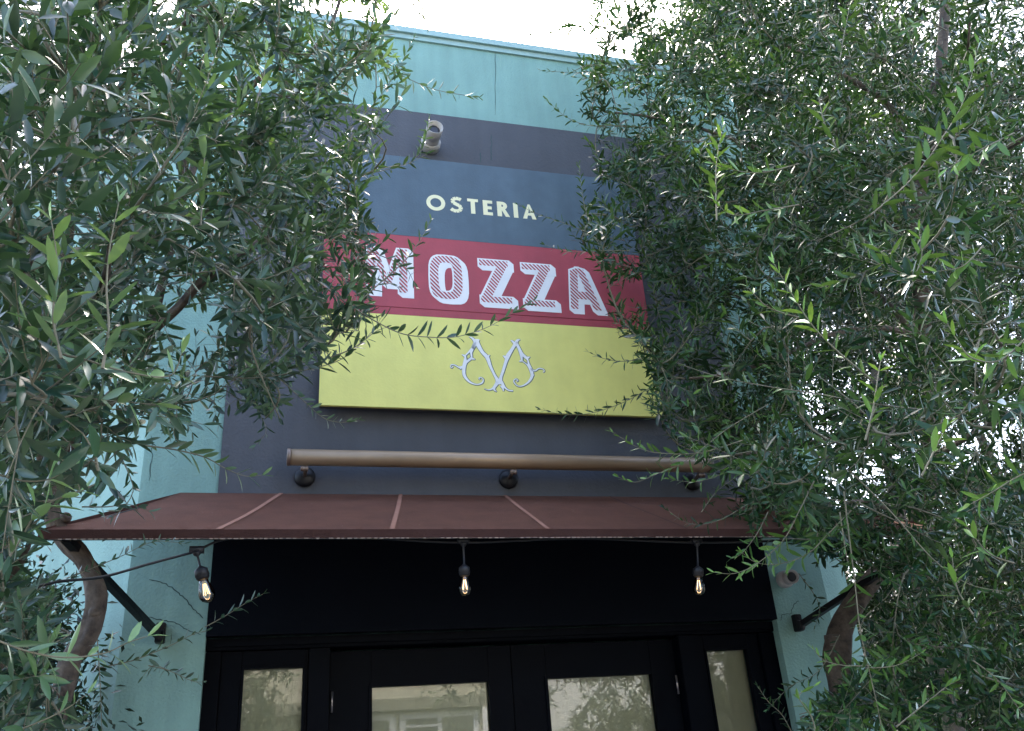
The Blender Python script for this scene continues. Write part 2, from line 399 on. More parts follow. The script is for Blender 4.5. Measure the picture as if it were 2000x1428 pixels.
# OSTERIA
def ospieces(ch, x, z, h):
    w = h*.235
    if ch == 'O': return ring(x+h*.53, z+h*.5, h*.53, h*.53, w*.95, w*.95, 28), h*1.06
    if ch == 'S':
        P = []; 
        pts = [(.62, .86), (.5, .92), (.34, .93), (.19, .86), (.14, .74), (.2, .62), (.36, .53), (.5, .46), (.6, .35), (.6, .22), (.5, .11), (.34, .07), (.18, .1), (.05, .2)]
        return [stroke(tuple(x+h*a if i == 0 else z+h*a for i, a in enumerate(p)), tuple(x+h*a if i == 0 else z+h*a for i, a in enumerate(q)), w*.95) for p, q in zip(pts, pts[1:])], h*.72
    if ch == 'T': return [[(x, z+h-w*.8), (x+h*.62, z+h-w*.8), (x+h*.62, z+h), (x, z+h)], [(x+h*.31-w*.52, z), (x+h*.31+w*.52, z), (x+h*.31+w*.52, z+h-w*.8), (x+h*.31-w*.52, z+h-w*.8)]], h*.62
    if ch == 'E': return [[(x, z), (x+w*1.1, z), (x+w*1.1, z+h), (x, z+h)]]+[[(x+w*1.1, z+q), (x+h*e, z+q), (x+h*e, z+q+w*.85), (x+w*1.1, z+q+w*.85)] for q, e in ((0, .55), (h*.5-w*.42, .5), (h-w*.85, .55))], h*.55
    if ch == 'R':
        r = ring(x+h*.30, z+h*.735, h*.29, h*.265, w, w*.8, 12, -math.pi/2, math.pi/2)
        return [[(x, z), (x+w*1.1, z), (x+w*1.1, z+h), (x, z+h)], [(x+w*1.1, z+h-w*.8), (x+h*.30, z+h-w*.8), (x+h*.30, z+h), (x+w*1.1, z+h)], [(x+w*1.1, z+h*.47), (x+h*.30, z+h*.47), (x+h*.30, z+h*.47+w*.8), (x+w*1.1, z+h*.47+w*.8)],
                [(x+h*.24, z+h*.47), (x+h*.46, z+h*.5), (x+h*.72, z), (x+h*.47, z)]]+r, h*.68
    if ch == 'I': return [[(x, z), (x+w*1.1, z), (x+w*1.1, z+h), (x, z+h)]], w*1.1
    if ch == 'A': return [[(x, z), (x+w*1.05, z), (x+h*.46, z+h), (x+h*.34, z+h)], [(x+h*.80-w*1.05, z), (x+h*.80, z), (x+h*.46, z+h), (x+h*.34, z+h)], [(x+h*.2, z+h*.24), (x+h*.6, z+h*.24), (x+h*.56, z+h*.4), (x+h*.24, z+h*.4)]], h*.80
oa, ob = at(833, 409, YS), at(1048, 428, YS)
h = abs(at(850, 380, YS)[2]-at(850, 411, YS)[2])*.93
tot = ob[0]-oa[0]; ws = [ospieces(c, 0, 0, h)[1] for c in 'OSTERIA']; gap = (tot-sum(ws))/6
x = oa[0]; zb = oa[2]
n_ = 0
for c, wd in zip('OSTERIA', ws):
    bm = bmesh.new()
    for p in ospieces(c, x, zb, h)[0]:
        n_ += 1; flat(bm, hull(p), YS, .0012+.00006*(n_ % 13))
    x += wd+gap; obj('letter', bm, m_cream, sign)
# MOZZA : white block letters thrown to the lower right, faces hatched with fine red lines
H = abs(at(715, 484, YS)[2]-at(717, 572, YS)[2])*.97
def mz(ch, x, z, wd, H):
    s = H*.160
    if ch == 'M':
        return [[(x, z), (x+s, z), (x+s, z+H), (x, z+H)], [(x+wd-s, z), (x+wd, z), (x+wd, z+H), (x+wd-s, z+H)],
                [(x+s*.4, z+H), (x+s*1.15, z+H), (x+wd/2+s*.3, z+H*.18), (x+wd/2-s*.45, z+H*.18)], [(x+wd-s*.4, z+H), (x+wd-s*1.15, z+H), (x+wd/2-s*.3, z+H*.18), (x+wd/2+s*.45, z+H*.18)]]
    if ch == 'O': return ring(x+wd/2, z+H/2, wd/2, H/2, s*1.05, s*.95, 24, ex=3.4)
    if ch == 'Z': return [[(x, z+H-s*.85), (x+wd, z+H-s*.85), (x+wd, z+H), (x, z+H)], [(x, z), (x+wd*1.06, z), (x+wd*1.06, z+s*.85), (x, z+s*.85)],
                          [(x, z+s*.5), (x+s*1.25, z+s*.5), (x+wd, z+H-s*.5), (x+wd-s*1.3, z+H-s*.5)]]
    if ch == 'A': return [[(x, z), (x+s, z), (x+wd*.36, z+H), (x+wd*.10, z+H*.92)], [(x+wd-s, z), (x+wd, z), (x+wd*.55, z+H*.96), (x+wd*.30, z+H)], [(x+wd*.15, z+H*.24), (x+wd*.85, z+H*.24), (x+wd*.76, z+H*.42), (x+wd*.22, z+H*.42)]]
pos = [('M', 717, 573, 796), ('O', 841, 588, 905), ('Z', 940, 596, 997), ('Z', 1025, 603, 1081), ('A', 1115, 609, 1175)]
cnt = 0
for ch, pl, pyb, pr in pos:
    bmw, bmh = bmesh.new(), bmesh.new()
    A, B = at(pl, pyb-8, YS), at(pr, pyb-3, YS); zb = at(pl, pyb-6, YS)[2]
    ps = mz(ch, A[0], zb, B[0]-A[0], H)
    bd = H*.032; sh = (H*.095, -H*.085)
    for p in ps:
        p = hull(p); cx = sum(a for a, b in p)/len(p); cz = sum(b for a, b in p)/len(p)
        g = []
        for a, b in p:
            for dx, dz in ((bd, bd), (-bd, bd), (bd, -bd), (-bd, -bd)): g.append((a+dx, b+dz))
        jit = [(a+sh[0], b+sh[1]) for a, b in g]
        cnt += 1; flat(bmw, hull(g+jit), YS, .0010+.00006*(cnt % 17))
    # hatch
    stp = H*.062
    X0, Z0 = A[0]-.05, zb+H
    for i in range(0, 34):
        # lines descending to the right (slope -1): x+z = const? direction (1,-1.1)
        for p in ps:
            q = hull(p)
            nx, nz = 1.1/1.4866, 1/1.4866
            c0 = (X0)*nx+(zb-.1)*nz+i*stp*1.0
            q = clip(q, nx*c0, nz*c0, nx, nz); 
            if len(q) < 3: continue
            c1 = c0+stp*.52
            q = clip(q, nx*c1, nz*c1, -nx, -nz)
            if len(q) >= 3: flat(bmh, q, YS-.0021, .0004+.00003*((i*7+ps.index(p)*3) % 11))
    lo_ = obj('letter', bmw, m_white, sign); obj('hatching', bmh, m_red, lo_)
# monogram
bmi, bmk = bmesh.new(), bmesh.new()
def mono(pts):
    P = []
    for x, y, wd in pts:
        p = at(860+x/9.09, 640+y/9.09, YS); P.append((p[0], p[2], wd/9.09*.00262))
    # smooth subdivision
    Q = []
    for i in range(len(P)-1):
        p0, p1, p2, p3 = P[max(i-1, 0)], P[i], P[i+1], P[min(i+2, len(P)-1)]
        for k_ in range(6):
            t = k_/6
            Q.append(tuple(.5*((2*p1[j])+(-p0[j]+p2[j])*t+(2*p0[j]-5*p1[j]+4*p2[j]-p3[j])*t*t+(-p0[j]+3*p1[j]-3*p2[j]+p3[j])*t**3) for j in range(3)))
    Q.append(P[-1])
    for grow, b, y0, th in ((.0062, bmi, YS, .0010), (0, bmk, YS-.0011, .0006)):
        off = (.0022, -.0014) if grow else (0, 0)
        L, Rr = [], []
        for i, q in enumerate(Q):
            a, c = Q[max(i-1, 0)], Q[min(i+1, len(Q)-1)]
            d = Vector((c[0]-a[0], c[1]-a[1])); d = d.normalized() if d.length > 1e-9 else Vector((1, 0))
            s = Vector((-d.y, d.x))*(max(q[2], .002)+grow)/2
            L.append((q[0]+s.x+off[0], q[1]+s.y+off[1])); Rr.append((q[0]-s.x+off[0], q[1]-s.y+off[1]))
        mono.c += 1
        for i in range(len(Q)-1):
            flat(b, hull([L[i], L[i+1], Rr[i+1], Rr[i]]), y0, th+.00004*((mono.c*3+i) % 9))
mono.c = 0
for s in (
    [(645, 205, 70), (660, 290, 95), (740, 430, 75), (830, 530, 85), (885, 680, 62), (955, 830, 52), (1010, 930, 80), (1035, 1010, 150)],
    [(505, 165, 8), (560, 185, 40), (615, 260, 70), (575, 370, 65)], [(690, 215, 25), (650, 250, 70)],
    [(620, 250, 60), (570, 370, 65), (530, 440, 90), (500, 520, 160), (440, 620, 85), (415, 740, 72), (430, 860, 62), (520, 965, 42), (640, 1010, 22), (735, 985, 30), (762, 925, 24), (720, 885, 18), (685, 900, 22), (700, 925, 18)],
    [(378, 478, 8), (440, 510, 60), (480, 560, 80)], [(620, 566, 8), (560, 550, 50), (500, 540, 60)], [(878, 485, 10), (835, 520, 60)],
    [(225, 690, 16), (200, 712, 18), (180, 690, 16), (200, 660, 20), (260, 668, 22), (330, 705, 34), (410, 700, 70)], [(340, 745, 8), (370, 720, 30), (420, 720, 40)],
    [(775, 1083, 6), (850, 1108, 20), (930, 1080, 40), (990, 1010, 70), (1030, 930, 70)], [(1000, 1138, 10), (955, 1100, 40), (975, 1040, 40)],
    [(1120, 1128, 22), (1110, 1080, 40), (1080, 1030, 60)], [(1290, 1122, 26), (1210, 1112, 28), (1140, 1060, 45), (1090, 980, 70), (1050, 920, 60)],
    [(1415, 215, 14), (1370, 225, 50), (1330, 290, 70), (1270, 390, 65), (1200, 500, 90), (1165, 600, 66), (1115, 760, 58), (1075, 880, 60), (1055, 980, 110)],
    [(1245, 225, 10), (1280, 245, 45), (1330, 300, 60)], [(1108, 500, 8), (1150, 525, 60), (1180, 560, 60)],
    [(1340, 260, 60), (1400, 380, 66), (1440, 470, 90), (1495, 560, 160), (1555, 650, 80), (1610, 760, 75), (1625, 860, 62), (1570, 960, 44), (1470, 1030, 26), (1380, 1040, 20), (1315, 985, 26), (1305, 935, 22), (1345, 912, 20), (1375, 940, 22), (1350, 955, 18)],
    [(1592, 520, 10), (1540, 540, 60), (1500, 560, 60)], [(1395, 600, 8), (1440, 590, 50)],
    [(1590, 740, 60), (1680, 765, 30), (1745, 728, 22), (1815, 735, 20), (1845, 770, 18), (1820, 795, 16)], [(1670, 850, 8), (1630, 830, 50), (1610, 800, 50)]):
    mono(s)
for c in ([(522, 440), (455, 500), (468, 582), (540, 525)], [(1460, 515), (1460, 590), (1550, 655), (1540, 580)]):
    P = [at(860+x/9.09, 640+y/9.09, YS) for x, y in c]; P = [(p[0], p[2]) for p in P]
    cx = sum(a for a, b in P)/4; cz = sum(b for a, b in P)/4
    bmd = bmesh.new(); flat(bmi, hull(P), YS-.0018, .0006); flat(bmd, hull([(cx+(a-cx)*.62+.0012, cz+(b-cz)*.62-.0008) for a, b in P]), YS-.0024, .0004); obj('lozenge', bmd, m_yel, sign)
obj('monogram_outline', bmi, m_ink, sign); obj('monogram', bmk, m_white, sign)

# ---------------------------------------------------------------- awning
AY = -.90; b0, b1 = (-.514, 0, 3.09), (3.0, 0, 3.09)
f0 = at(76, 1036, AY); zf = f0[2]; fx0 = f0[0]; fx1 = 2.49-fx0
aw = empty('awning', (1.24, -.013, 3.0), 'faded burgundy canvas awning over the entrance with pale stitched lower edge', 'awning')
bm = bmesh.new(); NX, NY = 48, 10
def awp(u, v):
    x = (b0[0]+(b1[0]-b0[0])*u)*(1-v)+(fx0+(fx1-fx0)*u)*v
    z = 3.09+(zf-3.09)*v
    sag = -.012*math.sin(math.pi*v)*(0.6+.4*math.cos(u*2*math.pi*5))-.004*math.sin(u*41+v*3)*math.sin(math.pi*v)
    return (x, -.013+(AY+.013)*v, z+sag)
g = [[bm.verts.new(awp(i/NX, j/NY)) for i in range(NX+1)] for j in range(NY+1)]
for j in range(NY):
    for i in range(NX):
        f = bm.faces.new((g[j][i], g[j][i+1], g[j+1][i+1], g[j+1][i])); f.smooth = True
bmesh.ops.solidify(bm, geom=bm.faces[:], thickness=.004)
obj('canvas', bm, m_canvas, aw)
bm = bmesh.new()   # faded seam tapes: back px, front px measured on the cloth
def seam_u(pxb, pxf):
    res = []
    for v, (x, y) in ((0, pxb), (1, pxf)):
        best = min(range(401), key=lambda i: abs(proj(awp(i/400, v))[0]-x)); res.append(best/400)
    return res
for pb, pf, wd, mi in (((551, 970), (425, 1040), .024, 0), ((783, 973), (766, 1050), .022, 0), ((985, 976), (1073, 1048), .022, 0), ((1188, 980), (1345, 1050), .008, 1), ((1420, 985), (1600, 1050), .03, 0)):
    ua, ub = seam_u(pb, pf); pr = None; bm = bmesh.new()
    for j in range(13):
        v = j/12*.985+.005; u = ua+(ub-ua)*v; p = Vector(awp(u, v))+Vector((0, 0, .004))
        a, b = bm.verts.new(p-Vector((wd/2, 0, 0))), bm.verts.new(p+Vector((wd/2, 0, 0)))
        if pr: f = bm.faces.new((pr[0], a, b, pr[1]))
        pr = (a, b)
    obj('seam_tape', bm, m_val if mi else m_seam, aw)
VH = .036
bm = bmesh.new()
N = 90; pr = None
for i in range(N+1):
    u = i/N; x = fx0+(fx1-fx0)*u; dy = .0025*math.sin(i*.9)+.0015*math.sin(i*2.3)
    a, b = bm.verts.new((x, AY-.003+dy*.2, zf+.003)), bm.verts.new((x, AY-.004+dy, zf-VH))
    if pr: bm.faces.new((pr[0], a, b, pr[1]))
    pr = (a, b)
for s, x_b, x_f in ((-1, b0[0], fx0), (1, b1[0], fx1)):   # side valances
    q = [(x_b, -.013, 3.09), (x_f, AY-.003, zf+.003), (x_f, AY-.004, zf-VH), (x_b, -.013, 3.09-VH)]
    bm.faces.new([bm.verts.new(p) for p in q])
bmesh.ops.solidify(bm, geom=bm.faces[:], thickness=.003)
obj('valance', bm, m_val, aw)
bm = bmesh.new()
x = fx0+.05
while x < fx1-.03:
    L = random.choice((.011, .013, .016, .019)); 
    if random.random() < .78: box(bm, x, x+L, AY-.0085, AY-.0045, zf-VH-.0035+random.uniform(-.0010, .0010), zf-VH+.0002)
    x += L+random.choice((.007, .010, .014))
box(bm, fx0+.04, fx1-.03, AY-.0065, AY-.0055, zf-VH-.0020, zf-VH-.0012)
o = obj('stitched_trim', bm, m_trim, aw)
bm = bmesh.new()
box(bm, fx0+.01, fx1-.01, AY+.004, AY+.029, zf-.034, zf-.009)          # front bar
for u in (0.004, .25, .5, .75, .996):
    p, q = Vector(awp(u, 0.02)), Vector(awp(u, .98)); d = Vector((0, 0, -.022)); tube(bm, [p+d, q+d], .010, 6)
obj('awning_frame', bm, m_iron, aw)
for sx, wall_px, fr in ((-1, (312, 1243), (fx0+.10, AY+.02, zf-.03)), (1, (1562, 1222), (fx1-.10, AY+.02, zf-.03))):
    wp = at(*wall_px, -.04); bm = bmesh.new()
    a = Vector(wp); b = Vector(fr); d = (b-a).normalized(); s = Vector((1, 0, 0)); u = d.cross(s).normalized()
    vs = []
    for p in (a, b):
        vs.append([bm.verts.new(p+s*ds*.016+u*du*.016) for ds, du in ((-1, -1), (1, -1), (1, 1), (-1, 1))])
    for i in range(4): bm.faces.new((vs[0][i], vs[0][(i+1) % 4], vs[1][(i+1) % 4], vs[1][i]))
    bm.faces.new(vs[0]); bm.faces.new(vs[1])
    br = obj('brace', bm, m_iron, aw)
    bm = bmesh.new(); tube(bm, [a+Vector((-.018, 0, 0)), a+Vector((.018, 0, 0))], .03, 14); box(bm, a.x-.022, a.x+.022, -.045, -.001, a.z-.03, a.z+.065, .004)
    tube(bm, [(a.x, -.001, a.z+.05), (a.x, -.05, a.z+.05)], .012, 10)
    obj('wall_bracket', bm, m_iron, br)

# ---------------------------------------------------------------- tubular sign light
TY = -.16
tl_, tr_ = at(560, 893, TY), at(1388, 909, TY); tz = (tl_[2]+tr_[2])/2; TR = .044
tub = empty('tube_sign_light', (1.27, -.012, tz), 'long bronze tubular light fixed below the sign on three round wall mounts', 'lamp')
bm = bmesh.new(); tube(bm, [(tl_[0]+.012, TY, tz), (tr_[0]-.012, TY, tz)], TR, 40); obj('tube', bm, m_bronze, tub)
for a, b in ((tl_[0], tl_[0]+.02), (tr_[0]-.02, tr_[0])):
    bm = bmesh.new(); lathe(bm, (a, TY, tz), (1, 0, 0), [(0, TR*.8), (.001, TR+.0005), (.006, TR+.0025), (.018, TR+.0025), (.02, TR+.0008)], 40); obj('end_cap', bm, m_cap, tub)
for px, py in ((595, 932), (993, 936), (1352, 941)):
    c = at(px, py, -.02); x, z = c[0], c[2]
    bm = bmesh.new(); lathe(bm, (x, -.0125, z), (0, -1, 0), [(0, .056), (.012, .057), (.020, .052), (.026, .036), (.034, .018), (.036, .0)], 32)
    mt = obj('wall_mount', bm, m_iron, tub)
    bm = bmesh.new()
    tube(bm, [(x, -.04, z), (x, -.09, z+.004), (x-.004, TY+.01, z+.02), (x-.006, TY, tz-TR-.02)], .011, 10)
    lathe(bm, (x-.006-.02, TY, tz-TR-.018), (1, 0, 0), [(0, .008), (.002, .015), (.018, .015), (.02, .012), (.022, .015), (.038, .015), (.04, .008)], 18)
    obj('swivel_arm', bm, m_cap, mt)

# ---------------------------------------------------------------- wall lights
def wall_light(px, py, sc, label, x_tilt=0.0, zt=0.0, ln=1.0):
    c = at(px, py, -.03); t = empty('wall_light', (c[0], -.012, c[2]), label, 'lamp', 'white round spotlights on the wall')
    ax = Vector((x_tilt, -1, zt)).normalized(); o = Vector((c[0], -.012, c[2]))
    bm = bmesh.new(); lathe(bm, o, (0, -1, 0), [(0, .058*sc), (.006, .062*sc), (.05*sc, .062*sc), (.062*sc, .057*sc), (.066*sc, .050*sc), (.066*sc, .02*sc)], 36); obj('mounting_box', bm, m_fix, t)
    o2 = o+Vector((0, -.064*sc, 0))
    bm = bmesh.new(); lathe(bm, o2, ax, [(0, .040*sc), (.004, .050*sc), (.02*sc, .050*sc), (.03*sc, .046*sc), (.05*sc*ln, .046*sc), (.055*sc*ln, .050*sc), (.135*sc*ln, .050*sc), (.137*sc*ln, .047*sc), (.100*sc*ln, .036*sc), (.098*sc*ln, .0)], 36); hs = obj('lamp_housing', bm, m_fix, t)
    bm = bmesh.new(); lathe(bm, o2+ax*.101*sc*ln, ax, [(0, .0345*sc), (.004, .034*sc), (.008, .02*sc)], 28); obj('lens', bm, m_hole, hs)
    return t
wall_light(840, 284, 1.1, 'white round spotlight on the charcoal wall above the sign', .02, .0, .92)
wall_light(1532, 1132, .80, 'white round spotlight on the teal wall under the awning beside the right tree', -.05, -.05, .62)

# ---------------------------------------------------------------- string lights
sg = empty('string_light', (1.2, AY+.03, zf), 'black cord of hanging clear bulbs with warm filaments strung under the awning edge', 'string lights')
SY = AY+.045
cord = [at(-60, 1182, -1.9), at(20, 1162, -1.7), at(110, 1137, -1.45), at(200, 1127, -1.25), at(290, 1102, -1.05), at(384, 1077, SY)]
c2 = [at(384, 1077, SY), at(430, 1056, SY), at(500, 1050, SY), at(700, 1050, SY), at(905, 1060, SY), at(1130, 1052, SY), at(1362, 1060, SY), at(1560, 1056, SY), at(1760, 1056, SY)]
def smooth_pts(P, n=8):
    P = [np.array(p) for p in P]; Q = []
    for i in range(len(P)-1):
        p0, p1, p2, p3 = P[max(i-1, 0)], P[i], P[i+1], P[min(i+2, len(P)-1)]
        for k_ in range(n):
            t = k_/n; Q.append(.5*((2*p1)+(-p0+p2)*t+(2*p0-5*p1+4*p2-p3)*t*t+(-p0+3*p1-3*p2+p3)*t**3))
    Q.append(P[-1]); return Q
bm = bmesh.new(); tube(bm, smooth_pts(cord)[:-1]+smooth_pts(c2), .0052, 8); obj('cord', bm, m_rubber, sg)
for (tx, ty), (bx, by), sc in (((384, 1078), (403, 1152), 1.45), ((905, 1060), (908, 1142), 1.3), ((1361, 1060), (1365, 1142), 1.3)):
    a = atv(tx, ty, SY); b = atv(bx, by+5, SY); ax = (b-a); L = ax.length; ax.normalize()
    b = a+ax*L
    q = sc
    # bulb centre at b; socket above it
    bm = bmesh.new(); s0 = b-ax*.073*q
    tube(bm, [a-Vector((.02, 0, -.006))*q, a+Vector((.02, 0, .006))*q], .011*q, 10)
    lathe(bm, a, ax, [(0, .012*q), (.012, .010*q), (.02, .0045), (max(.022, (s0-a).length-.008), .0045), ((s0-a).length, .010*q), ((s0-a).length+.006*q, .0185*q), ((s0-a).length+.024*q, .020*q), ((s0-a).length+.025*q, .0185*q), ((s0-a).length+.030*q, .0185*q), ((s0-a).length+.036*q, .014*q)], 20)
    sk = obj('socket', bm, m_rubber, sg)
    bm = bmesh.new(); s1 = s0+ax*.034*q
    lathe(bm, s1, ax, [(0, .012*q), (.010*q, .0135*q), (.026*q, .0185*q), (.042*q, .0225*q), (.053*q, .0215*q), (.062*q, .016*q), (.067*q, .008*q), (.068*q, .001)], 28); obj('bulb', bm, m_bulb, sk)
    bm = bmesh.new(); u = ax.orthogonal().normalized(); v = ax.cross(u)
    for k_ in range(4):
        d = u*math.cos(k_*1.57+.4)+v*math.sin(k_*1.57+.4)
        tube(bm, [s1+ax*.014*q+d*.0035*q, s1+ax*.046*q+d*.009*q], .0011, 6)
    obj('filament', bm, m_fil, sk)

# ---------------------------------------------------------------- across the street (seen in the door glass)
ob_ = empty('opposite_building', (0, -19, 0), 'pale building with tall white framed windows across the street, mirrored in the door glass', 'building')
bm = bmesh.new(); box(bm, -22, 6.5, -26, -19, 0, 9.5); obj('wall', bm, m_brick, ob_)
for x, zt in ((-12.5, 3.3), (-9.6, 3.3), (-6.6, 3.3), (1.0, 3.25), (3.2, 3.25)):
    bm = bmesh.new()
    for a, b, c, d in ((x, x+.16, .8, zt), (x+1.94, x+2.1, .8, zt), (x+.16, x+1.94, .8, .96), (x+.16, x+1.94, zt-.14, zt), (x+1.0, x+1.1, .96, zt-.14), (x+.16, x+1.0, 2.9, 2.96), (x+1.1, x+1.94, 2.4, 2.46)):
        box(bm, a, b, -18.99, -18.9, c, d)
    wn = obj('window', bm, m_wframe, ob_)
    bm = bmesh.new(); box(bm, x+.1, x+2.0, -18.985, -18.95, .9, zt-.1); obj('pane', bm, m_wglass, wn)
bm = bmesh.new(); box(bm, -13, 5.4, -18.995, -18.55, 3.32, 3.6); obj('canopy', bm, mat('olive_drab_canopy', (.12, .115, .085), .8, var=.2), ob_)
ban = empty('street_banner', (5.75, -18.9, 2.2), 'ochre and white vertical banner across the street with stacked letters, mirrored in the left door', 'banner')
bm = bmesh.new(); box(bm, 5.75, 6.05, -18.97, -18.93, 1.7, 3.3); obj('ochre_cloth', bm, m_ochre, ban)
bm = bmesh.new(); box(bm, 5.40, 5.745, -18.97, -18.93, 1.7, 3.3); obj('white_cloth', bm, m_wframe, ban)
for ch, zz in (('N', 3.0), ('O', 2.68), ('N', 2.36)):
    bm = bmesh.new(); x0, w_, h_, t_ = 5.80, .2, .24, .05
    if ch == 'O': ps = ring(x0+w_/2, zz+h_/2, w_/2, h_/2, t_, t_, 16)
    else: ps = [[(x0, zz), (x0+t_, zz), (x0+t_, zz+h_), (x0, zz+h_)], [(x0+w_-t_, zz), (x0+w_, zz), (x0+w_, zz+h_), (x0+w_-t_, zz+h_)], [(x0, zz), (x0+t_, zz), (x0+w_, zz+h_), (x0+w_-t_, zz+h_)]]
    for i, p in enumerate(ps):
        vs = [bm.verts.new((a, -18.925+.0003*i, b)) for a, b in hull(p)]; bm.faces.new(vs)
    obj('letter', bm, m_white, ban)
nb = empty('neighbour_building', (11, -19.5, 0), 'plain white rendered building across the street behind the street tree', 'building')
bm = bmesh.new(); box(bm, 6.6, 34, -26, -19.4, 0, 9.0); box(bm, 6.55, 34.05, -26.05, -19.33, 9.001, 9.15); obj('wall', bm, mat('white_render', (.50, .50, .48), .9, bump=.2, bscale=20, var=.06), nb)
for x in (9, 13): bm = bmesh.new(); box(bm, x, x+1.4, -19.39, -19.35, 1.0, 2.4); obj('window', bm, m_wglass, nb)

# ================================================================ trees
T_U = np.array([0, .2, .2, .2, .5, .5, .5, .8, .8, .8, 1.0])
T_V = np.array([0, -.34, 0, .34, -.5, 0, .5, -.33, 0, .33, 0])
T_F = [(0, 2, 1), (0, 3, 2), (1, 2, 5, 4), (2, 3, 6, 5), (4, 5, 8, 7), (5, 6, 9, 8), (7, 8, 10), (8, 9, 10)]
S_U = np.array([0, .45, 1.0, .45]); S_V = np.array([0, -.5, 0, .5]); S_F = [(0, 2, 1), (0, 3, 2)]
class Leaves:
    def __init__(s): s.B = []; s.D = []; s.N = []; s.L = []; s.W = []; s.C = []
    def add(s, b, d, n, L, W, tint, young):
        s.B.append(b); s.D.append(d); s.N.append(n); s.L.append(L); s.W.append(W); s.C.append((tint, young))
    def mesh(s, name, simple=False):
        B, D, N = np.array(s.B), np.array(s.D), np.array(s.N); L, W = np.array(s.L), np.array(s.W)
        D /= np.linalg.norm(D, axis=1, keepdims=True); N -= D*np.sum(N*D, axis=1, keepdims=True); N /= np.linalg.norm(N, axis=1, keepdims=True)
        Sd = np.cross(D, N); U, V, F = (S_U, S_V, S_F) if simple else (T_U, T_V, T_F)
        n = len(B); k_ = len(U)
        fold = rng.uniform(.10, .34, n); bend = rng.uniform(-.05, .22, n)
        h = (np.abs(V)[None]*W[:, None]*fold[:, None]*1.2) - bend[:, None]*L[:, None]*(U**2)[None]
        P = B[:, None]+D[:, None]*(U[None, :, None]*L[:, None, None])+Sd[:, None]*(V[None, :, None]*W[:, None, None])+N[:, None]*h[:, :, None]
        me = bpy.data.meshes.new(name); me.vertices.add(n*k_); me.vertices.foreach_set('co', P.reshape(-1).astype(np.float32))
        idx = np.concatenate([np.array(f) for f in F]); tot = np.array([len(f) for f in F]); nl = len(idx)
        loops = (idx[None]+(np.arange(n)*k_)[:, None]).reshape(-1)
        me.loops.add(len(loops)); me.loops.foreach_set('vertex_index', loops.astype(np.int32))
        tots = np.tile(tot, n); st = np.concatenate([[0], np.cumsum(tots)[:-1]])
        me.polygons.add(len(tots)); me.polygons.foreach_set('loop_start', st.astype(np.int32)); me.polygons.foreach_set('loop_total', tots.astype(np.int32))
        me.update(calc_edges=True)
        me.polygons.foreach_set('use_smooth', np.ones(len(tots), dtype=bool))
        ca = me.color_attributes.new('tint', 'FLOAT_COLOR', 'POINT'); C = np.array(s.C)
        cc = np.zeros((n, k_, 4), np.float32); cc[..., 0] = C[:, 0, None]; cc[..., 1] = C[:, 1, None]; cc[..., 3] = 1
        ca.data.foreach_set('color', cc.reshape(-1)); me.validate(); return me

def inpoly(x, y, poly):
    c = False; j = len(poly)-1
    for i in range(len(poly)):
        xi, yi = poly[i]; xj, yj = poly[j]
        if (yi > y) != (yj > y) and x < (xj-xi)*(y-yi)/(yj-yi)+xi: c = not c
        j = i
    return c
UP = np.array([0, 0, 1.0])
def nrm(v): return v/max(1e-9, np.linalg.norm(v))

